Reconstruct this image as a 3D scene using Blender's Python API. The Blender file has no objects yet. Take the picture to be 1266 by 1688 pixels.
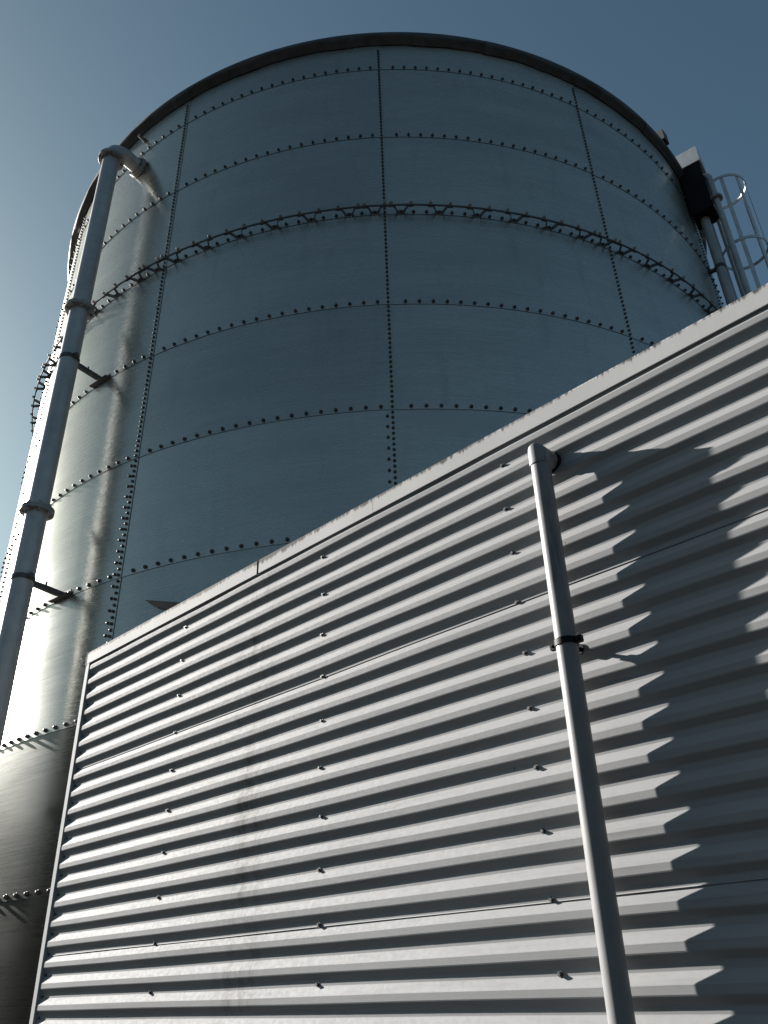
import bpy, bmesh, math, random
from mathutils import Vector, Matrix
random.seed(7)
R_ = math.radians
scene = bpy.context.scene
COL = scene.collection

# ---------------------------------------------------------------- camera
CZ = 1.6                                   # eye height above the ground
cam_d = bpy.data.cameras.new('camera')
cam = bpy.data.objects.new('camera', cam_d); COL.objects.link(cam)
M = Matrix(((0.7083, 0.7054, -0.0272), (0.3712, -0.3394, 0.8643), (0.6004, -0.6223, -0.5022)))
ax = Vector(M[0]).normalized(); az_ = Vector(M[2]); az_ = (az_ - ax * az_.dot(ax)).normalized(); ay = az_.cross(ax)
cam.matrix_world = Matrix(((ax.x, ay.x, az_.x, 0), (ax.y, ay.y, az_.y, 0), (ax.z, ay.z, az_.z, CZ), (0, 0, 0, 1)))
cam_d.sensor_fit = 'VERTICAL'; cam_d.sensor_height = 36.0; cam_d.lens = 36.0 * 1370.27 / 1688.0
cam_d.clip_start = 0.05; cam_d.clip_end = 2000
scene.camera = cam

# ---------------------------------------------------------------- sky, sun, exposure
SUN_EL = R_(23.8); SUN_AZ = R_(-100.8)      # azimuth clockwise from +Y
world = bpy.data.worlds.new('World'); scene.world = world; world.use_nodes = True
wn = world.node_tree.nodes; wl = world.node_tree.links
sky = wn.new('ShaderNodeTexSky'); sky.sky_type = 'NISHITA'; sky.sun_disc = False
sky.sun_elevation = SUN_EL; sky.sun_rotation = SUN_AZ
sky.altitude = 50; sky.air_density = 0.54; sky.dust_density = 0.95; sky.ozone_density = 2.0
bg = wn['Background']; bg.inputs['Strength'].default_value = 0.05
tint = wn.new('ShaderNodeMix'); tint.data_type = 'RGBA'; tint.blend_type = 'MULTIPLY'; tint.inputs['Factor'].default_value = 1.0
tint.inputs['B'].default_value = (0.89, 1.0, 0.78, 1)      # the photograph's slightly teal white balance
wl.new(sky.outputs['Color'], tint.inputs['A']); wl.new(tint.outputs['Result'], bg.inputs['Color'])
sd = bpy.data.lights.new('sun', 'SUN'); sd.energy = 5.0; sd.angle = R_(0.53); sd.color = (1.0, 0.955, 0.9)
sun = bpy.data.objects.new('sun', sd); COL.objects.link(sun)
Ldir = Vector((math.sin(SUN_AZ) * math.cos(SUN_EL), math.cos(SUN_AZ) * math.cos(SUN_EL), math.sin(SUN_EL)))
sun.rotation_euler = Ldir.to_track_quat('Z', 'Y').to_euler()
scene.view_settings.view_transform = 'Standard'; scene.view_settings.look = 'None'
scene.view_settings.gamma = 1.0; scene.view_settings.use_curve_mapping = False
scene.view_settings.exposure = 1.72

# ---------------------------------------------------------------- materials
def mat(name, color, rough=0.5, metal=0.0, spec=0.5):
    m = bpy.data.materials.new(name); m.use_nodes = True
    b = m.node_tree.nodes['Principled BSDF']
    b.inputs['Base Color'].default_value = (*color, 1); b.inputs['Roughness'].default_value = rough
    b.inputs['Metallic'].default_value = metal; b.inputs['Specular IOR Level'].default_value = spec
    return m
class NT:
    """small helper to wire node trees"""
    def __init__(s, m): s.t = m.node_tree; s.n = s.t.nodes; s.l = s.t.links; s.b = s.n['Principled BSDF']
    def add(s, t, **k):
        n = s.n.new(t)
        for a, v in k.items(): setattr(n, a, v)
        return n
    def put(s, sock, v):
        if hasattr(v, 'is_linked') or isinstance(v, bpy.types.NodeSocket): s.l.new(v, sock)
        else: sock.default_value = v
    def math(s, op, a, b=None, clamp=False):
        n = s.add('ShaderNodeMath', operation=op, use_clamp=clamp); s.put(n.inputs[0], a)
        if b is not None: s.put(n.inputs[1], b)
        return n.outputs[0]
    def mapping(s, vec, scale=(1, 1, 1), loc=(0, 0, 0)):
        n = s.add('ShaderNodeMapping'); s.l.new(vec, n.inputs['Vector'])
        s.put(n.inputs['Scale'], scale); s.put(n.inputs['Location'], loc); return n.outputs[0]
    def noise(s, vec, scale=5, detail=4, rough=0.55):
        n = s.add('ShaderNodeTexNoise'); s.l.new(vec, n.inputs['Vector'])
        n.inputs['Scale'].default_value = scale; n.inputs['Detail'].default_value = detail; n.inputs['Roughness'].default_value = rough
        return n.outputs['Fac']
    def ramp(s, f, a, b, lo=0.0, hi=1.0):
        n = s.add('ShaderNodeMapRange'); s.put(n.inputs[0], f)
        for i, v in zip((1, 2, 3, 4), (a, b, lo, hi)): n.inputs[i].default_value = v
        return n.outputs[0]
    def mix(s, f, a, b, mode='MIX'):
        n = s.add('ShaderNodeMix', data_type='RGBA', blend_type=mode); s.put(n.inputs['Factor'], f)
        s.put(n.inputs['A'], a if not isinstance(a, tuple) else (*a, 1)); s.put(n.inputs['B'], b if not isinstance(b, tuple) else (*b, 1))
        return n.outputs['Result']
    def bump(s, h, strength=0.2, dist=0.002):
        n = s.add('ShaderNodeBump'); n.inputs['Strength'].default_value = strength; n.inputs['Distance'].default_value = dist
        s.l.new(h, n.inputs['Height']); s.l.new(n.outputs[0], s.b.inputs['Normal'])
    def objco(s): return s.add('ShaderNodeTexCoord').outputs['Object']
    def uv(s): return s.add('ShaderNodeTexCoord').outputs['UV']
    def rnd(s): return s.add('ShaderNodeObjectInfo').outputs['Random']
    def sep(s, v):
        n = s.add('ShaderNodeSeparateXYZ'); s.l.new(v, n.inputs[0]); return n.outputs
    def comb(s, x, y, z):
        n = s.add('ShaderNodeCombineXYZ'); s.put(n.inputs[0], x); s.put(n.inputs[1], y); s.put(n.inputs[2], z); return n.outputs[0]

def make_shell_mat(name='brushed_steel_sheet', gain=1.0, rough=0.15, metal=0.76, aniso=0.78):
    m = mat(name, (0.5, 0.5, 0.5), 0.5, metal, 0.3); n = NT(m)
    uv = n.uv(); r = n.rnd()
    off = n.comb(n.math('MULTIPLY', r, 37.0), n.math('MULTIPLY', r, 11.0), 0.0)
    va = n.add('ShaderNodeVectorMath', operation='ADD'); n.l.new(uv, va.inputs[0]); n.l.new(off, va.inputs[1]); p = va.outputs[0]
    brush = n.noise(n.mapping(p, (1.2, 70, 1)), 1.0, 5, 0.7)
    broad = n.noise(n.mapping(p, (0.5, 2.2, 1)), 1.0, 4, 0.6)
    smear = n.noise(n.mapping(p, (5.0, 0.7, 1)), 1.0, 3, 0.6)
    tone = n.math('ADD', n.math('MULTIPLY', brush, 0.20), n.math('ADD', n.math('MULTIPLY', broad, 0.18), n.math('MULTIPLY', r, 0.09)))
    tone = n.math('ADD', tone, 0.24)
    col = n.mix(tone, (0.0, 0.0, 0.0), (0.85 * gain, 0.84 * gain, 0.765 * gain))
    dirt = n.ramp(smear, 0.56, 0.78, 0.0, 0.16)
    col = n.mix(dirt, col, (0.10, 0.095, 0.085))
    n.l.new(col, n.b.inputs['Base Color'])
    rg = n.math('ADD', n.math('MULTIPLY', brush, 0.12), n.math('ADD', n.math('MULTIPLY', broad, 0.12), rough))
    n.l.new(rg, n.b.inputs['Roughness'])
    h = n.math('ADD', n.math('MULTIPLY', brush, 0.15), broad)
    n.bump(h, 0.2, 0.004)
    tg = n.add('ShaderNodeTangent'); tg.direction_type = 'UV_MAP'; tg.uv_map = 'UVMap'
    n.l.new(tg.outputs[0], n.b.inputs['Tangent']); n.b.inputs['Anisotropic'].default_value = aniso; n.b.inputs['Anisotropic Rotation'].default_value = 0.25
    return m
M_SHELL = make_shell_mat()
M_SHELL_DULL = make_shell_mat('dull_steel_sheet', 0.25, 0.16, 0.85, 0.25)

def make_galv(name, base, rough, metal, vs=0.12):
    m = mat(name, base, rough, metal); n = NT(m); p = n.objco()
    a = n.noise(p, 7.0, 5, 0.65); b = n.noise(n.mapping(p, (9, 9, 0.9)), 1.0, 4, 0.6)
    f = n.math('ADD', n.math('MULTIPLY', a, 0.5), n.math('MULTIPLY', b, 0.5))
    lo = tuple(c * (1 - 2.2 * vs) for c in base); hi = tuple(min(1, c * (1 + 2.2 * vs)) for c in base)
    n.l.new(n.mix(n.ramp(f, 0.3, 0.7), lo, hi), n.b.inputs['Base Color'])
    n.l.new(n.ramp(f, 0.3, 0.7, rough - 0.08, rough + 0.1), n.b.inputs['Roughness'])
    n.bump(a, 0.15, 0.002)
    return m
M_PIPE = make_galv('galvanised_pipe', (0.42, 0.42, 0.415), 0.5, 0.35)
M_FLANGE = make_galv('weathered_flange', (0.30, 0.29, 0.28), 0.55, 0.5, 0.2)
M_STEEL = make_galv('dull_steel_bracket', (0.085, 0.085, 0.085), 0.6, 0.2, 0.2)
M_LADDER = make_galv('galvanised_ladder', (0.55, 0.56, 0.56), 0.45, 0.3)
M_BOLT = make_galv('dark_bolt_cap', (0.035, 0.032, 0.031), 0.5, 0.0, 0.2)
M_NUT = make_galv('zinc_nut', (0.36, 0.33, 0.30), 0.5, 0.5, 0.2)
M_RIM = make_galv('weathered_rim', (0.062, 0.062, 0.063), 0.6, 0.3, 0.25)
M_RUST = make_galv('rust_brown_plate', (0.17, 0.14, 0.115), 0.75, 0.1, 0.2)
M_SEAL = mat('dark_seam_sealant', (0.012, 0.012, 0.012), 0.8)
M_BLACK = mat('black_paint', (0.008, 0.008, 0.008), 0.6, 0.0, 0.15)
M_HOOD = make_galv('light_grey_hood', (0.52, 0.54, 0.55), 0.5, 0.1, 0.06)
M_ROOF = mat('roof_sheet', (0.25, 0.26, 0.27), 0.6, 0.3)
M_CONC = mat('concrete', (0.24, 0.23, 0.21), 0.9)

X_JOINT = -3.155
def make_wall_mat(name, base=(0.278, 0.28, 0.285)):
    m = mat(name, base, 0.8, 0.12, 0.12); n = NT(m); p = n.add('ShaderNodeNewGeometry').outputs['Position']; s = n.sep(p)
    big = n.noise(n.mapping(p, (0.5, 1, 1.6)), 1.0, 4, 0.6)
    streak = n.noise(n.mapping(p, (26, 1, 1.4)), 1.0, 5, 0.7)
    fine = n.noise(n.mapping(p, (60, 60, 60)), 1.0, 3, 0.6)
    col = n.mix(n.ramp(big, 0.3, 0.7, 0, 1), tuple(c * 0.93 for c in base), tuple(c * 1.05 for c in base))
    col = n.mix(n.ramp(streak, 0.55, 0.85, 0.0, 0.30), col, (0.30, 0.28, 0.25))
    grime = n.noise(n.mapping(p, (2.2, 1, 38)), 1.0, 5, 0.7)
    col = n.mix(n.ramp(grime, 0.52, 0.80, 0.0, 0.34), col, (0.10, 0.095, 0.085))
    # run-off stain below the coping joint
    wob = n.math('MULTIPLY', n.math('SUBTRACT', n.noise(n.mapping(p, (0.001, 0.001, 2.2)), 1.0, 3, 0.6), 0.5), 0.16)
    dx = n.math('ABSOLUTE', n.math('SUBTRACT', n.math('ADD', s[0], wob), X_JOINT))
    band = n.ramp(dx, 0.02, 0.20, 1.0, 0.0)
    patch = n.ramp(n.math('ADD', n.noise(n.mapping(p, (14, 14, 5)), 1.0, 5, 0.7), n.math('MULTIPLY', streak, 0.35)), 0.64, 0.88, 0.0, 0.6)
    col = n.mix(n.math('MULTIPLY', band, patch), col, (0.055, 0.050, 0.042))
    # small dark specks
    v = n.add('ShaderNodeTexVoronoi'); n.l.new(p, v.inputs['Vector']); v.inputs['Scale'].default_value = 9.0
    sp = n.math('MULTIPLY', n.ramp(v.outputs['Distance'], 0.02, 0.04, 1.0, 0.0), n.ramp(n.sep(v.outputs['Color'])[0], 0.80, 0.82, 0.0, 0.8))
    col = n.mix(sp, col, (0.06, 0.055, 0.05))
    n.l.new(col, n.b.inputs['Base Color'])
    n.l.new(n.ramp(fine, 0.3, 0.7, 0.72, 0.84), n.b.inputs['Roughness'])
    n.bump(n.math('ADD', big, n.math('MULTIPLY', fine, 0.03)), 0.25, 0.004)
    return m
M_WALL = make_wall_mat('painted_corrugated_sheet')
def make_coping_mat():
    base = (0.42, 0.42, 0.42)
    m = mat('painted_coping', base, 0.75, 0.05, 0.1); n = NT(m); p = n.add('ShaderNodeNewGeometry').outputs['Position']; s = n.sep(p)
    drip = n.noise(n.mapping(p, (55, 1, 2.0)), 1.0, 5, 0.75)
    big = n.noise(n.mapping(p, (1.5, 1, 1)), 1.0, 3, 0.6)
    # algae creeping down from the top edge, with a ragged lower limit
    top = n.ramp(s[2], CZ + 1.925, CZ + 1.972, -0.50, 0.80)
    right = n.math('ADD', n.ramp(s[0], X_JOINT - 0.05, X_JOINT + 0.02, -0.30, 0.0), n.ramp(s[0], X_JOINT, X_JOINT + 1.3, 0.42, 0.0))
    d = n.math('ADD', n.math('ADD', top, n.math('MULTIPLY', n.math('SUBTRACT', drip, 0.5), 2.2)), n.math('ADD', right, n.math('MULTIPLY', n.math('SUBTRACT', big, 0.55), 1.3)))
    col = n.mix(n.ramp(d, 0.34, 0.72, 0.0, 0.92), base, (0.035, 0.032, 0.028))
    st = n.noise(n.mapping(p, (30, 1, 3)), 1.0, 4, 0.7)
    col = n.mix(n.ramp(st, 0.55, 0.8, 0.0, 0.22), col, (0.33, 0.30, 0.26))
    n.l.new(col, n.b.inputs['Base Color']); n.bump(big, 0.2, 0.003)
    return m
M_COPING = make_coping_mat()
def make_downpipe_mat():
    base = (0.19, 0.192, 0.195)
    m = mat('grey_downpipe', base, 0.45, 0.0, 0.2); n = NT(m); p = n.objco(); s = n.sep(p)
    st = n.noise(n.mapping(p, (60, 60, 4)), 1.0, 5, 0.7)
    a = n.ramp(s[2], 2.55, 2.8, 0.0, 1.0)
    col = n.mix(n.math('MULTIPLY', n.ramp(st, 0.50, 0.68, 0.0, 0.85), a), base, (0.06, 0.065, 0.07))
    g = n.noise(p, 12, 4, 0.6)
    col = n.mix(n.ramp(g, 0.45, 0.8, 0.0, 0.25), col, (0.32, 0.31, 0.29))
    n.l.new(col, n.b.inputs['Base Color']); n.bump(g, 0.1, 0.002)
    return m
M_DOWN = make_downpipe_mat()
def make_ground_mat():
    m = mat('worn_asphalt', (0.03, 0.03, 0.03), 1.0, 0.0, 0.0); n = NT(m); p = n.objco()
    a = n.noise(p, 0.6, 6, 0.65); b = n.noise(p, 45, 3, 0.7)
    f = n.math('ADD', n.math('MULTIPLY', a, 0.6), n.math('MULTIPLY', b, 0.4))
    n.l.new(n.mix(n.ramp(f, 0.3, 0.7), (0.018, 0.017, 0.016), (0.036, 0.034, 0.032)), n.b.inputs['Base Color']); n.bump(b, 0.5, 0.01)
    return m
M_GROUND = make_ground_mat()

# ---------------------------------------------------------------- helpers
def obj(name, data, m=None, parent=None, smooth=None):
    if isinstance(data, bmesh.types.BMesh):
        me = bpy.data.meshes.new(name); data.normal_update(); data.to_mesh(me); data.free()
    else: me = data
    if m is not None and me is not None and not me.materials: me.materials.append(m)
    if smooth is not None:
        me.polygons.foreach_set('use_smooth', [True] * len(me.polygons))
        me.set_sharp_from_angle(angle=R_(smooth))
    o = bpy.data.objects.new(name, me); COL.objects.link(o)
    if parent is not None: o.parent = parent
    return o
def tag(o, label, cat, group=None):
    o['label'] = label; o['category'] = cat
    if group: o['group'] = group
    return o
def empty(name, loc=(0, 0, 0), rz=0):
    o = bpy.data.objects.new(name, None); COL.objects.link(o); o.location = loc; o.rotation_euler.z = rz; o.empty_display_size = 0.2
    return o
def box(bm, x0, x1, y0, y1, z0, z1, mtx=None):
    vs = [bm.verts.new((x, y, z)) for x in (x0, x1) for y in (y0, y1) for z in (z0, z1)]
    if mtx is not None:
        for v in vs: v.co = mtx @ v.co
    for f in ((0, 1, 3, 2), (4, 6, 7, 5), (0, 4, 5, 1), (2, 3, 7, 6), (0, 2, 6, 4), (1, 5, 7, 3)):
        bm.faces.new([vs[i] for i in f])
def loft(bm, rings, closed=True, cap=(True, True)):
    rr = [[bm.verts.new(p) for p in r] for r in rings]
    n = len(rr[0])
    for a, b in zip(rr[:-1], rr[1:]):
        for i in range(n if closed else n - 1):
            j = (i + 1) % n
            bm.faces.new((a[i], a[j], b[j], b[i]))
    if cap[0]: bm.faces.new(list(reversed(rr[0])))
    if cap[1]: bm.faces.new(rr[-1])
def tube(bm, pts, r, seg=12, cap=(True, True)):
    pts = [Vector(p) for p in pts]; rings = []
    t0 = (pts[1] - pts[0]).normalized()
    u = t0.orthogonal().normalized()
    for i, p in enumerate(pts):
        if i == 0: t = t0
        elif i == len(pts) - 1: t = (pts[i] - pts[i - 1]).normalized()
        else:
            t = ((pts[i + 1] - p).normalized() + (p - pts[i - 1]).normalized())
            t = t.normalized() if t.length > 1e-6 else (pts[i + 1] - p).normalized()
        u = (u - t * u.dot(t)).normalized(); w = t.cross(u)
        rad = r[i] if isinstance(r, (list, tuple)) else r
        rings.append([p + (u * math.cos(a) + w * math.sin(a)) * rad for a in [2 * math.pi * k / seg for k in range(seg)]])
    loft(bm, rings, True, cap)
def disc(bm, c, axis, r, h, seg=24, chamfer=0.0):
    c = Vector(c); axis = Vector(axis).normalized()
    if chamfer: tube(bm, [c, c + axis * chamfer, c + axis * (h - chamfer), c + axis * h], [r - chamfer, r, r, r - chamfer], seg)
    else: tube(bm, [c, c + axis * h], r, seg)
def bar(bm, p, q, w, h, up=(0, 0, 1)):
    p = Vector(p); q = Vector(q); t = (q - p).normalized(); up = Vector(up)
    s = t.cross(up).normalized(); u = s.cross(t).normalized()
    rings = [[c + s * (a * w / 2) + u * (b * h / 2) for a, b in ((-1, -1), (1, -1), (1, 1), (-1, 1))] for c in (p, q)]
    loft(bm, rings)

# ---------------------------------------------------------------- ground
bm = bmesh.new()
vs = [bm.verts.new(p) for p in ((-600, -600, 0), (600, -600, 0), (600, 600, 0), (-600, 600, 0))]; bm.faces.new(vs)
g = obj('ground', bm, M_GROUND); g['kind'] = 'structure'

# unseen ring of dark land, added to cut light from the low sky
bm = bmesh.new(); N = 120; rings = []
for r, hh in ((120, -1), (150, 20), (190, 36), (250, 50), (420, 16), (590, -1)):
    rings.append([(r * math.cos(2 * math.pi * i / N), r * math.sin(2 * math.pi * i / N), hh * (1 + 0.28 * math.sin(i * 0.61 + 1) * math.sin(i * 0.173) + random.uniform(-0.07, 0.07))) for i in range(N)])
loft(bm, rings, True, (False, False)); M_ADDED_LAND = make_galv('added_dark_land', (0.03, 0.036, 0.024), 0.95, 0.0, 0.3)
M_ADDED_LAND.node_tree.nodes['Principled BSDF'].inputs['Specular IOR Level'].default_value = 0.0
g = obj('added_land_ring', bm, M_ADDED_LAND); g['kind'] = 'structure'

# ---------------------------------------------------------------- the tank
TC = Vector((-8.388, 8.972)); TR = 5.79; NS = 13; DA = 2 * math.pi / NS
SEAM0 = R_(313.55)                          # one vertical seam; the rest follow in steps of DA
RING = [CZ + 10.444 - 1.3827 * k for k in range(9)]
Z_TOP = 12.60; Z_BOT = 0.16
LAPT = 0.006; BOFF = 0.036                  # lap step and distance from sheet edge to bolt row
tank = empty('storage_tank', (TC.x, TC.y, 0))
tag(tank, 'large round bolted steel storage tank rising behind the corrugated wall', 'tank')

def sheet_mesh(name, z0, z1, m=M_SHELL):
    """one curved sheet, spanning angle 0..DA (+ lap), u to the right, proud at its right and bottom edges"""
    me = bpy.data.meshes.new(name); verts = []; faces = []; uvs = []; nu, nv = 18, 4; th = 0.006
    lap = BOFF * 1.9 / TR
    a0, a1 = 0.0 - lap, DA
    zlo, zhi = z0, z1 + 0.06
    for j in range(nv + 1):
        v = j / nv; z = zlo + (zhi - zlo) * v
        for i in range(nu + 1):
            u = i / nu; a = a0 + (a1 - a0) * u
            r = TR + LAPT * u + LAPT * (1 - v)
            verts.append((r * math.cos(a), r * math.sin(a), z)); uvs.append((a * TR, z))
    W = nu + 1
    for j in range(nv):
        for i in range(nu):
            a = j * W + i; faces.append((a, a + 1, a + W + 1, a + W))
    # bottom lip and right lip (separate vertices: crisp edges)
    b = len(verts)
    for i in range(W):
        x, y, z = verts[i]; k = (math.hypot(x, y) - th) / math.hypot(x, y)
        verts += [(x, y, z), (x * k, y * k, z)]; uvs += [uvs[i], uvs[i]]
    for i in range(nu): faces.append((b + 2 * i, b + 2 * i + 1, b + 2 * i + 3, b + 2 * i + 2))
    b = len(verts)
    for j in range(nv + 1):
        x, y, z = verts[j * W + nu]; k = (math.hypot(x, y) - th) / math.hypot(x, y)
        verts += [(x, y, z), (x * k, y * k, z)]; uvs += [uvs[j * W + nu]] * 2
    for j in range(nv): faces.append((b + 2 * j, b + 2 * j + 1, b + 2 * j + 3, b + 2 * j + 2))
    me.from_pydata(verts, [], faces); me.materials.append(m); me.materials.append(M_SEAL)
    for q in range(nu * nv, len(faces)): me.polygons[q].material_index = 1
    ul = me.uv_layers.new(name='UVMap')
    for lp in me.loops: ul.data[lp.index].uv = uvs[lp.vertex_index]
    me.polygons.foreach_set('use_smooth', [True] * len(me.polygons)); me.update()
    return me
H = 1.3827
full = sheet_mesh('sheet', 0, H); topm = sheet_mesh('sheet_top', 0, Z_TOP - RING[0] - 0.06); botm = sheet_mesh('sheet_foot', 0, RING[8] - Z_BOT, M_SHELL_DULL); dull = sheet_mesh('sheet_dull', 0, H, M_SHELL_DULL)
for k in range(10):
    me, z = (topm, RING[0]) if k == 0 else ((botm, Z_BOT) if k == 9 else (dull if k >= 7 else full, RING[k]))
    for s in range(NS):
        o = obj('sheet', me, None, tank); o.rotation_euler.z = SEAM0 + s * DA; o.location.z = z

# roof, plinth
bm = bmesh.new(); N = 96
rings = [[(r * math.cos(2 * math.pi * i / N), r * math.sin(2 * math.pi * i / N), z) for i in range(N)] for r, z in ((TR - 0.01, 12.66), (TR * 0.66, 12.95), (TR * 0.33, 13.12), (0.05, 13.18))]
loft(bm, rings, True, (False, True)); obj('roof', bm, M_ROOF, tank, 30)
bm = bmesh.new()
rings = [[(r * math.cos(2 * math.pi * i / N), r * math.sin(2 * math.pi * i / N), z) for i in range(N)] for r, z in ((TR + 0.25, 0.004), (TR + 0.25, 0.14), (TR + 0.22, 0.17), (TR - 0.1, 0.17))]
loft(bm, rings, True, (False, True)); obj('foundation', bm, M_CONC, tank, 30)

# rim: one curved piece per sheet, slightly uneven like the real eaves trim
for s in range(NS):
    bm = bmesh.new(); n = 20; rings = []
    ph = random.random() * 6.28; dr = random.uniform(-0.002, 0.002)
    for i in range(n + 1):
        a = SEAM0 + (s + 0.5 + (i / n) * 1.004) * DA
        w = 0.009 * math.sin(a * 31 + ph) + 0.006 * math.sin(a * 67 + 2 * ph)
        prof = [(TR - 0.04, 12.60), (TR + 0.022, 12.572 + w), (TR + 0.07 + dr, 12.615 + w), (TR + 0.098 + dr, 12.632 + w), (TR + 0.112 + dr, 12.655), (TR + 0.112 + dr, 12.705), (TR + 0.098 + dr, 12.736), (TR + 0.05, 12.748), (TR - 0.04, 12.75)]
        rings.append([(r * math.cos(a), r * math.sin(a), z) for r, z in prof])
    loft(bm, rings, True, (True, True)); obj('rim_segment', bm, M_RIM, tank, 35)

# ---- bolts
def bolt_mesh():
    bm = bmesh.new()
    prof = [(0.0, 0.021), (0.004, 0.021), (0.006, 0.0175), (0.018, 0.016), (0.024, 0.010)]
    seg = 8; rings = [[(x, r * math.cos(2 * math.pi * i / seg), r * math.sin(2 * math.pi * i / seg)) for i in range(seg)] for x, r in prof]
    loft(bm, rings, True, (False, True))
    me = bpy.data.meshes.new('bolt'); bm.normal_update(); bm.to_mesh(me); bm.free(); me.materials.append(M_BOLT)
    me.polygons.foreach_set('use_smooth', [True] * len(me.polygons)); me.set_sharp_from_angle(angle=R_(50))
    return me
BOLT = bolt_mesh()
NB = 19; bolts = []                          # (angle, z, radius)
RB = TR + LAPT + 0.004
for s in range(NS):
    base = SEAM0 + s * DA
    ca = math.degrees(base) % 360
    for k in range(9):
        for b in range(0, NB):
            if b == 0: continue
            bolts.append((base + DA * b / NB, RING[k] + BOFF, TR + LAPT * (1 + b / NB), 1.0))
    for k in range(10):
        zlo = Z_BOT if k == 9 else RING[k]; zhi = Z_TOP if k == 0 else RING[k - 1]
        npc = 22; st = H / npc
        nb = int(round((zhi - zlo) / st))
        for b in range(nb):
            z = zlo + st * (b + 0.5)
            if z > Z_TOP - 0.12: continue
            bolts.append((base - BOFF / TR, z, TR + LAPT * (1.0 + 1 - (z - zlo) / H), 0.8))
            if k >= 5 and b % 2 == 0:
                bolts.append((base - (BOFF + 0.052) / TR, z + st * 0.3, TR + LAPT * (1.0 + 1 - (z - zlo) / H), 0.8))
CAMP = Vector((0, 0, CZ))
def world_pt(a, r, z): return Vector((TC.x + r * math.cos(a), TC.y + r * math.sin(a), z))
def in_view(p):
    d = p - CAMP; x, y, z = d.dot(ax), d.dot(ay), d.dot(az_)
    if z > -0.1: return False
    u, v = 633 - 1370.27 * x / z, 844 + 1370.27 * y / z
    if not (-20 < u < 1286 and -20 < v < 1708): return False
    if d.y > 2.32:                            # behind the wall?
        t = 2.32 / d.y; q = d * t
        if q.x > -4.95 and q.z < 1.97: return False
    return True
cand = []; rest = []
for a, z, r, sc in bolts:
    p = world_pt(a, r, z); n = Vector((math.cos(a), math.sin(a), 0))
    facing = n.dot((CAMP - p).normalized())
    if facing < -0.12: continue              # round the far side: nothing of it shows
    if in_view(p) and facing > 0.0: cand.append(((p - CAMP).length / sc, a, z, r, sc))
    else: rest.append((a, z, r, sc))
cand.sort()
for d, a, z, r, sc in cand[:300]:
    o = obj('bolt', BOLT, None, tank); o.location = (r * math.cos(a), r * math.sin(a), z); o.rotation_euler.z = a; o.scale = (sc, sc, sc)
rest += [c[1:] for c in cand[300:]]
bv = [v.co.copy() for v in BOLT.vertices]; bf = [tuple(p.vertices) for p in BOLT.polygons]
V = []; F = []
for a, z, r, sc in rest:
    o = len(V); ca, sa = math.cos(a), math.sin(a)
    for v in bv: V.append(((r + v.x * sc) * ca - v.y * sc * sa, (r + v.x * sc) * sa + v.y * sc * ca, z + v.z * sc))
    F += [tuple(i + o for i in f) for f in bf]
me = bpy.data.meshes.new('bolt_rows'); me.from_pydata(V, [], F); me.update(); me.materials.append(M_BOLT)
me.polygons.foreach_set('use_smooth', [True] * len(me.polygons)); me.set_sharp_from_angle(angle=R_(50))
o = obj('bolt_rows', me, None, tank); o['kind'] = 'stuff'

# ---- stiffening ring on its bent straps
SR = TR + 0.108; SZ = RING[2] + BOFF
bm = bmesh.new(); N = 208
tube_rings = []
for i in range(N):
    a = 2 * math.pi * i / N
    tube_rings.append([((SR + x) * math.cos(a), (SR + x) * math.sin(a), SZ + z) for x, z in ((-0.008, -0.009), (0.008, -0.009), (0.008, 0.009), (-0.008, 0.009))])
tube_rings.append(tube_rings[0]); loft(bm, tube_rings, True, (False, False))
bmesh.ops.remove_doubles(bm, verts=bm.verts, dist=1e-5)
ring = obj('stiffening_ring', bm, M_STEEL, tank)
bm = bmesh.new()                              # strap: local x outward, y sideways
x0, x1, wz, t = 0.012, SR - TR - 0.010, 0.044, 0.009
path = [(x1, -0.145), (x1, -0.078), (x0, -0.036), (x0, 0.036), (x1, 0.078), (x1, 0.145)]
for (xa, ya), (xb, yb) in zip(path[:-1], path[1:]): bar(bm, (xa, ya, 0), (xb, yb, 0), t, wz)
strap = bpy.data.meshes.new('bracket'); bm.normal_update(); bm.to_mesh(strap); bm.free(); strap.materials.append(M_STEEL)
bm = bmesh.new(); disc(bm, (0.007, 0, 0), (1, 0, 0), 0.024, 0.006, 10); disc(bm, (0.012, 0, 0), (1, 0, 0), 0.017, 0.022, 6, 0.003)
nut = bpy.data.meshes.new('nut'); bm.normal_update(); bm.to_mesh(nut); bm.free(); nut.materials.append(M_NUT)
for s in range(NS):
    for b in (1, 4, 7, 10, 13, 16, 18):
        a = SEAM0 + DA * (s + b / NB)
        p = world_pt(a, TR, SZ); nrm = Vector((math.cos(a), math.sin(a), 0))
        if nrm.dot((CAMP - p).normalized()) < -0.15: continue
        o = obj('bracket', strap, None, ring); o.location = (TR * math.cos(a), TR * math.sin(a), SZ); o.rotation_euler.z = a
        for e in (-1, 1):
            aa = a + e * 0.112 / TR
            o = obj('nut', nut, None, ring); o.location = (SR * math.cos(aa), SR * math.sin(aa), SZ + 0.026); o.rotation_euler.z = aa

# ---- small things fixed on the shell
def tangent_box(name, a, r0, r1, w, z0, z1, m, parent=tank):
    bm = bmesh.new(); box(bm, r0, r1, -w / 2, w / 2, z0, z1, Matrix.Rotation(a, 4, 'Z')); return obj(name, bm, m, parent)
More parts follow.
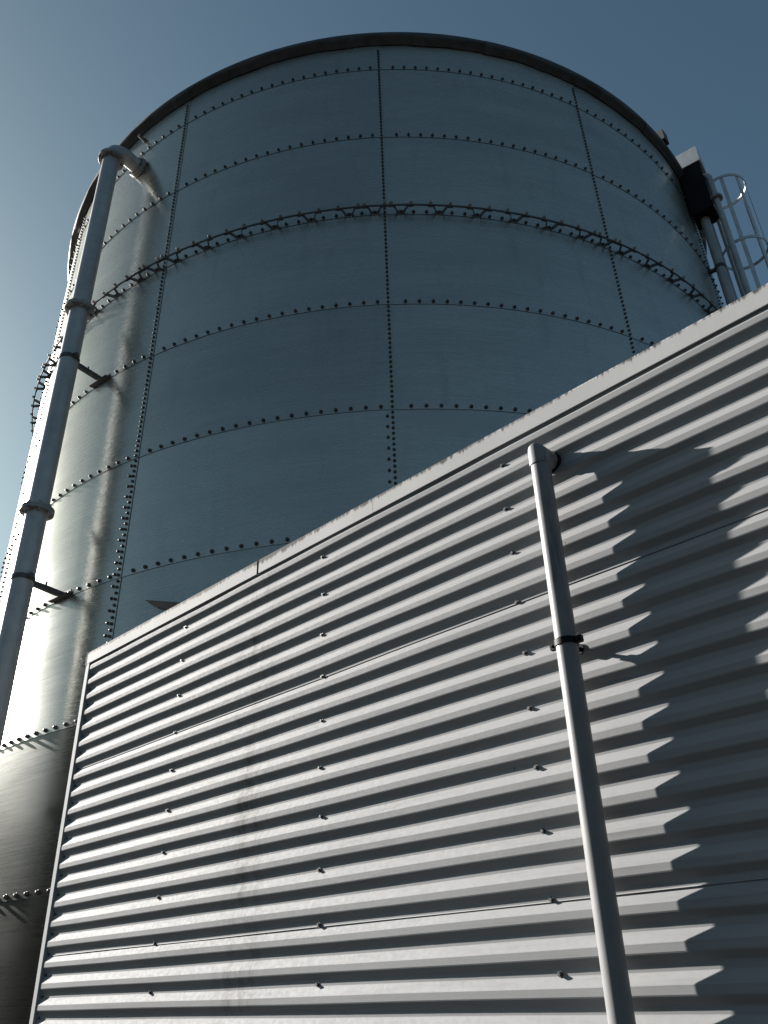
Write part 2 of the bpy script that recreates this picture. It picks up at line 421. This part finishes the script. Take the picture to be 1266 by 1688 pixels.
# short stub under the rim
bm = bmesh.new(); a = R_(277.3); rot = Matrix.Rotation(a, 4, 'Z')
tube(bm, [rot @ Vector((TR, 0, CZ + 10.74)), rot @ Vector((TR + 0.13, 0, CZ + 10.74))], 0.022, 10)
disc(bm, rot @ Vector((TR + 0.02, 0, CZ + 10.74)), rot @ Vector((1, 0, 0)), 0.034, 0.02, 10)
obj('vent_stub', bm, M_STEEL, tank, 40)
# brown tapering plate just above the coping
bm = bmesh.new(); pts = []
a0 = R_(289.6)
for dx_, z in ((0.0, CZ + 3.19), (0.55, CZ + 3.05), (0.55, CZ + 2.92), (0.10, CZ + 3.115)):
    pts.append((dx_, z))
rings = []
for rr in (TR + 0.012, TR + 0.05):
    rings.append([(rr * math.cos(a0 + d_ / TR), rr * math.sin(a0 + d_ / TR), z) for d_, z in pts])
loft(bm, rings); o = obj('gusset_plate', bm, M_RUST, tank); o['label'] = 'rust brown tapering plate'
# plate with bolts on the rim near the ladder
a = R_(0.5)
p = tangent_box('rim_plate', a, TR - 0.02, TR + 0.14, 0.16, 12.76, 12.98, M_RIM)

# ---------------------------------------------------------------- left stand pipe on the tank
PA = R_(277.3); PS = TR + 0.455; PRAD = 0.108
pipe = empty('flanged_pipe', (TC.x + PS * math.cos(PA), TC.y + PS * math.sin(PA), 0), PA)
tag(pipe, 'tall grey flanged pipe running up the sunlit left side of the tank', 'pipe')
# local frame: +x outward from the tank, tank surface at x = -(PS-TR)
FZ = [CZ + 9.86, CZ + 7.13, CZ + 4.36, CZ + 1.58]
def flange(parent, zc, r=0.168, horizontal=False, c=None, axis=None):
    bm = bmesh.new()
    if c is None: c = Vector((0, 0, zc)); axis = Vector((0, 0, 1))
    disc(bm, c - axis * 0.026, axis, r, 0.025, 32, 0.003); disc(bm, c + axis * 0.001, axis, r, 0.025, 32, 0.003)
    u = axis.orthogonal().normalized(); w = axis.cross(u)
    for k in range(8):
        t = 2 * math.pi * (k + 0.5) / 8; q = c + (u * math.cos(t) + w * math.sin(t)) * (r - 0.028)
        disc(bm, q - axis * 0.052, axis, 0.016, 0.104, 6)
    return obj('flange', bm, M_FLANGE, parent, 35)
ends = [FZ[0] - 0.02] + FZ[1:] + [0.17]
for zt, zb in zip(ends[:-1], ends[1:]):
    bm = bmesh.new(); tube(bm, [(0, 0, zb), (0, 0, zt)], PRAD, 40, (False, False)); obj('pipe_section', bm, M_PIPE, pipe, 30)
for z in FZ: flange(pipe, z)
bm = bmesh.new()                              # elbow: up from the top flange, then level into the shell
er = 0.20; pts = [(0, 0, FZ[0])]
for k in range(0, 11):
    t = math.pi / 2 * k / 10; pts.append((-er + er * math.cos(t), 0, FZ[0] + 0.06 + er * math.sin(t)))
xs = -(PS - TR); ZE = FZ[0] + 0.06 + er
pts.append((xs - 0.02, 0, ZE)); tube(bm, pts, PRAD - 0.002, 40, (False, False)); obj('elbow', bm, M_PIPE, pipe, 40)
flange(pipe, 0, 0.150, c=Vector((xs + 0.05, 0, ZE)), axis=Vector((-1, 0, 0)))
for z in (RING[3] + 0.06, RING[5] + 0.06):
    bm = bmesh.new()                          # clamp band, stand-off arm and foot angle on the seam
    tube(bm, [(0, 0, z - 0.025), (0, 0, z + 0.025)], PRAD + 0.008, 40, (True, True))
    for e in (-1, 1):
        box(bm, -0.02, 0.02, e * (PRAD + 0.004), e * (PRAD + 0.05), z - 0.025, z + 0.025)
        disc(bm, (-0.04, e * (PRAD + 0.03), z), (1, 0, 0), 0.011, 0.08, 6)
    c = obj('clamp', bm, M_STEEL, pipe, 35)
    bm = bmesh.new(); bar(bm, (-PRAD, 0, z), (xs + 0.01, 0, z - 0.012), 0.05, 0.05)
    disc(bm, (xs * 0.55, 0, z + 0.02), (0, 0, 1), 0.009, 0.045, 6)
    obj('arm', bm, M_STEEL, c)
    bm = bmesh.new(); box(bm, xs + 0.014, xs + 0.026, -0.16, 0.16, z - 0.055, z + 0.005); box(bm, xs + 0.026, xs + 0.07, -0.16, 0.16, z - 0.055, z - 0.045)
    obj('foot', bm, M_STEEL, c)

# ---------------------------------------------------------------- right side: hooded box, two pipes, caged ladder
LA = R_(12.0); LR = TR + 0.52
lad = empty('caged_ladder', (TC.x + TR * math.cos(LA), TC.y + TR * math.sin(LA), 0), LA)
tag(lad, 'grey steel ladder with round safety cage at the tank right edge', 'ladder')
cx = 0.52; cr = 0.325                           # cage centre and radius in the ladder's frame
top_z = CZ + 10.86
for e in (-1, 1):
    bm = bmesh.new(); bar(bm, (0.2, e * 0.21, 0.3), (0.2, e * 0.21, top_z + 0.25), 0.016, 0.06, up=(1, 0, 0)); obj('rail', bm, M_LADDER, lad)
rung = None; z = 0.6
while z < top_z + 0.1:
    if rung is None:
        bm = bmesh.new(); tube(bm, [(0.2, -0.205, 0), (0.2, 0.205, 0)], 0.014, 8)
        rung = bpy.data.meshes.new('rung'); bm.normal_update(); bm.to_mesh(rung); bm.free(); rung.materials.append(M_LADDER)
    o = obj('rung', rung, None, lad); o.location.z = z; z += 0.28
hoop_z = [top_z - 1.37 * k for k in range(6)]
bm = bmesh.new(); N = 40; rr = []
for i in range(N + 1):
    t = R_(-158) + R_(316) * i / N
    c = Vector((cx + cr * math.cos(t), cr * math.sin(t), 0)); n = Vector((math.cos(t), math.sin(t), 0))
    rr.append([c + n * x + Vector((0, 0, z)) for x, z in ((-0.006, -0.025), (0.006, -0.025), (0.006, 0.025), (-0.006, 0.025))])
loft(bm, rr); hoop = bpy.data.meshes.new('cage_hoop'); bm.normal_update(); bm.to_mesh(hoop); bm.free(); hoop.materials.append(M_LADDER)
for z in hoop_z:
    o = obj('cage_hoop', hoop, None, lad); o.location.z = z
for t in (-130, -85, -40, 0, 40, 85, 130):
    t = R_(t); bm = bmesh.new(); x, y = cx + (cr - 0.012) * math.cos(t), (cr - 0.012) * math.sin(t)
    bar(bm, (x, y, hoop_z[-1] - 0.03), (x, y, top_z + 0.03), 0.055, 0.012, up=(math.cos(t), math.sin(t), 0)); obj('cage_bar', bm, M_LADDER, lad)
for z in (CZ + 10.3, CZ + 8.2, CZ + 5.5):
    for e in (-1, 1):
        bm = bmesh.new(); bar(bm, (0, e * 0.21, z), (0.2, e * 0.21, z), 0.05, 0.01); obj('stay', bm, M_LADDER, lad)

BA = R_(8.4)
hb = empty('hooded_box', (TC.x + TR * math.cos(BA), TC.y + TR * math.sin(BA), 0), BA)
tag(hb, 'black box under a light grey hood hanging on the tank beside the ladder', 'box')
bm = bmesh.new(); box(bm, 0.0, 0.38, -0.2, 0.2, CZ + 11.14, CZ + 11.46); bmesh.ops.bevel(bm, geom=bm.edges[:], offset=0.008, segments=2); obj('hood', bm, M_HOOD, hb)
bm = bmesh.new(); box(bm, 0.03, 0.355, -0.18, 0.18, CZ + 10.12, CZ + 11.14); bmesh.ops.bevel(bm, geom=bm.edges[:], offset=0.008, segments=2); obj('cabinet', bm, M_BLACK, hb)

p1a = R_(8.6)
p1 = empty('overflow_pipe', (TC.x + (TR + 0.165) * math.cos(p1a), TC.y + (TR + 0.165) * math.sin(p1a), 0), p1a)
tag(p1, 'dark pipe dropping out of the black box on the tank', 'pipe')
bm = bmesh.new(); tube(bm, [(0, 0, 0.1), (0, 0, CZ + 10.2)], 0.068, 24, (False, True)); obj('pipe_section', bm, M_PIPE, p1, 30)
for z in (CZ + 9.1, CZ + 7.0, CZ + 4.5):
    bm = bmesh.new(); tube(bm, [(0, 0, z - 0.03), (0, 0, z + 0.03)], 0.078, 24); box(bm, -0.165, -0.06, -0.03, 0.03, z - 0.02, z + 0.02); obj('clamp', bm, M_STEEL, p1)
p2a = R_(7.2); p2r = TR + 0.42
p2 = empty('vent_pipe', (TC.x + p2r * math.cos(p2a), TC.y + p2r * math.sin(p2a), 0), p2a)
tag(p2, 'slim grey pipe with one flange and a bend, inside of the ladder cage', 'pipe')
bm = bmesh.new(); pts = [(0, 0, 0.1), (0, 0, CZ + 10.72)]
for k in range(1, 8):
    t = math.pi / 2 * k / 7; pts.append((-0.12 + 0.12 * math.cos(t), 0, CZ + 10.72 + 0.12 * math.sin(t)))
pts.append((-0.26, 0, CZ + 10.84)); tube(bm, pts, 0.045, 20, (False, True)); obj('pipe_section', bm, M_PIPE, p2, 40)
bm = bmesh.new(); disc(bm, (0, 0, CZ + 10.24), (0, 0, 1), 0.092, 0.022, 24, 0.003); disc(bm, (0, 0, CZ + 10.265), (0, 0, 1), 0.092, 0.022, 24, 0.003); obj('flange', bm, M_FLANGE, p2, 35)

# ---------------------------------------------------------------- corrugated building in front
WY = 2.32; PITCH = 0.0984; ZB0 = CZ + 1.848; DEP = 0.0155
XL, XR = -4.90, 3.2
bld = empty('corrugated_building', (XL, WY, 0))
tag(bld, 'pale grey building clad in horizontal corrugated sheets with a white coping', 'building')
def local(o): o.location = (-XL, -WY, 0); return o   # parts are modelled in world coordinates
CRW, WUP, WEB, VAL = 0.0258, 0.0276, 0.0228, 0.0222
def profile(i0, i1, lip=True):
    """(depth, z) points from the valley above rib i0 down to the valley below rib i1"""
    pts = []; e = 0.0022; s = DEP / math.hypot(DEP, WEB)
    kx, kz = DEP / math.hypot(DEP, WEB) * e, WEB / math.hypot(DEP, WEB) * e
    for i in range(i0, i1 + 1):
        zb = ZB0 - i * PITCH; zt = zb + CRW
        pts += [(DEP, zt + WUP + e), (DEP - kx, zt + WUP - kz), (kx, zt + kz), (0, zt - e), (0, zb + e), (kx, zb - kz), (DEP - kx, zb - WEB + kz), (DEP, zb - WEB - e)]
    return pts
def panel(name, i0, i1, first=False):
    pts = profile(i0, i1)
    if first: pts = [(DEP, pts[0][1] + 0.02)] + pts
    zlow = ZB0 - i1 * PITCH - WEB - VAL * 0.92
    pts += [(DEP, zlow + 0.003), (DEP - 0.0012, zlow + 0.0028), (DEP - 0.0042, zlow), (DEP + 0.001, zlow)]
    if not first:                                     # tucked under the sheet above
        pts = [(DEP + 0.003, pts[0][1] + 0.02)] + pts
    nx = 70; rings = []
    for k in range(nx + 1):
        x = XL + 0.004 + (XR - XL - 0.004) * k / nx
        rings.append([Vector((x, WY + d + 0.0018 * math.sin(x * 2.3 + z * 9.1) * math.sin(x * 5.1 + z * 3.3), z + 0.0009 * math.sin(x * 3.7 + i0 + z * 23))) for d, z in pts])
    bm = bmesh.new(); rings.reverse(); loft(bm, rings, False, (False, False))
    return local(obj('wall_panel', bm, M_WALL, bld, 12))
for k, (a, b) in enumerate(((0, 6), (7, 16), (17, 26), (27, 33))): panel('p', a, b, k == 0)

# screws through the valleys
bm = bmesh.new()
disc(bm, (0, 0, 0), (0, -1, 0), 0.0095, 0.002, 12); disc(bm, (0, -0.002, 0), (0, -1, 0), 0.0062, 0.0075, 6, 0.0008)
screw = bpy.data.meshes.new('screw'); bm.normal_update(); bm.to_mesh(screw); bm.free()
M_SCREW = make_galv('grey_screw_head', (0.055, 0.054, 0.052), 0.5, 0.2, 0.25); screw.materials.append(M_SCREW)
for x in (-3.823, -2.665, -1.592, -0.50, 0.58, 1.66):
    for i in range(0, 33, 2):
        z = ZB0 - i * PITCH - WEB - VAL * 0.62
        o = obj('screw', screw, None, bld); o.location = (x - XL + random.uniform(-0.006, 0.006), DEP - 0.0005, z + random.uniform(-0.002, 0.002)); o.rotation_euler.y = random.random()
for i in range(0, 33):
    o = obj('screw', screw, None, bld); o.location = (0.028, DEP - 0.0005, ZB0 - i * PITCH - WEB - VAL * 0.5); o.scale = (0.7, 1, 0.7)

# corner trim and coping
bm = bmesh.new()
prof = [(-4.946, WY + 0.30), (-4.946, WY - 0.002), (-4.944, WY - 0.004), (-4.9045, WY - 0.004), (-4.9025, WY - 0.002), (-4.9025, WY + 0.022), (-4.905, WY + 0.022), (-4.905, WY), (-4.942, WY), (-4.942, WY + 0.30)]
loft(bm, [[(x, y, z) for x, y in prof] for z in (0.02, CZ + 1.893)]); local(obj('corner_trim', bm, M_COPING, bld))
def coping_piece(x0, x1, name='coping'):
    bm = bmesh.new()
    prof = [(WY + 0.34, CZ + 1.985), (WY + 0.002, CZ + 1.976), (WY - 0.002, CZ + 1.974), (WY - 0.0045, CZ + 1.969), (WY - 0.0045, CZ + 1.896), (WY - 0.003, CZ + 1.893), (WY + 0.012, CZ + 1.899), (WY + 0.012, CZ + 1.903), (WY - 0.001, CZ + 1.899), (WY - 0.001, CZ + 1.965), (WY + 0.34, CZ + 1.975)]
    n = max(2, int((x1 - x0) / 0.12)); rings = []
    for k in range(n + 1):
        x = x0 + (x1 - x0) * k / n; w = 0.0010 * math.sin(x * 4.1) + 0.0006 * math.sin(x * 11.3 + 1)
        rings.append([(x, y + (w if y < WY + 0.1 else 0), z + w * 0.6) for y, z in prof])
    rings.reverse(); loft(bm, rings); return local(obj('coping', bm, M_COPING, bld, 20))
for x0, x1 in ((-4.949, X_JOINT - 0.008), (X_JOINT + 0.008, -2.305), (-2.303, 0.2), (0.203, XR)): coping_piece(x0, x1)
# coping end folded down over the corner
bm = bmesh.new(); box(bm, -4.953, -4.9495, WY - 0.0065, WY + 0.34, CZ + 1.888, CZ + 1.979); local(obj('coping_end', bm, M_COPING, bld))
# closing strip between coping and the first rib
bm = bmesh.new(); box(bm, XL + 0.01, XR, WY + 0.004, WY + 0.009, CZ + 1.884, CZ + 1.935); box(bm, XL + 0.01, XR, WY + 0.0125, WY + 0.0150, CZ + 1.872, CZ + 1.8815)
local(obj('closing_strip', bm, M_WALL, bld))
# body, side and back walls, flat roof
bm = bmesh.new(); YB = 3.95
box(bm, XL - 0.04, XR, WY + 0.03, WY + 0.34, 0.0, CZ + 1.955)
local(obj('wall_core', bm, M_ROOF, bld))
bm = bmesh.new(); box(bm, XL - 0.035, XR - 0.002, WY + 0.35, YB, 0.0, CZ + 1.80); local(obj('rear_block', bm, M_WALL, bld))

# ---------------------------------------------------------------- downpipe on the wall
DX, DY, DRAD = -1.363, WY - 0.071, 0.0358
dp = empty('downpipe', (DX, DY, 0))
tag(dp, 'light grey round downpipe with elbow fixed to the corrugated wall', 'downpipe')
zt = CZ + 1.664
bm = bmesh.new(); tube(bm, [(0, 0, 0.05), (0, 0, 1.2), (0, 0, 2.0), (0, 0, zt + 0.02)], DRAD, 40, (False, False)); obj('pipe_section', bm, M_DOWN, dp, 30)
bm = bmesh.new(); er = 0.0398; n = 40; zc = CZ + 1.708     # mitred elbow: sleeve, oblique joint, stub to the wall
c = [(er * math.cos(2 * math.pi * i / n), er * math.sin(2 * math.pi * i / n)) for i in range(n)]
ywall = WY - DY + 0.012
rings = [[(x * 0.93, y * 0.93, zt - 0.001) for x, y in c], [(x, y, zt) for x, y in c], [(x, y, zc - y - 0.004) for x, y in c], [(x, y + 0.004, zc - y) for x, y in c], [(x, ywall, zc - y) for x, y in c]]
loft(bm, rings, True, (True, True)); obj('elbow', bm, M_DOWN, dp, 30)
bm = bmesh.new()
rr = [[(x * s, y0, zc - y * s) for x, y in c] for s, y0 in ((1.0, ywall - 0.022), (1.14, ywall - 0.022), (1.14, ywall - 0.010), (1.0, ywall - 0.010))]
loft(bm, rr, True, (False, False)); obj('rosette', bm, M_BLACK, dp, 30)
zcl = CZ + 0.975
bm = bmesh.new(); tube(bm, [(0, 0, zcl - 0.011), (0, 0, zcl + 0.011)], DRAD + 0.0035, 40)
for e in (-1, 1):
    box(bm, e * (DRAD + 0.001), e * (DRAD + 0.024), -0.008, 0.008, zcl - 0.011, zcl + 0.011)
    disc(bm, (e * (DRAD + 0.014), -0.018, zcl), (0, 1, 0), 0.0055, 0.036, 8)
cl = obj('clamp', bm, M_BLACK, dp, 35)
bm = bmesh.new(); tube(bm, [(0, DRAD, zcl - 0.004), (0, ywall - 0.004, zcl - 0.004)], 0.0075, 10)
disc(bm, (0.0, DRAD + 0.002, zcl - 0.004), (0, 1, 0), 0.014, 0.012, 6, 0.001); disc(bm, (0, ywall - 0.014, zcl - 0.004), (0, 1, 0), 0.019, 0.006, 16)
obj('stand_off', bm, M_BLACK, cl, 35)
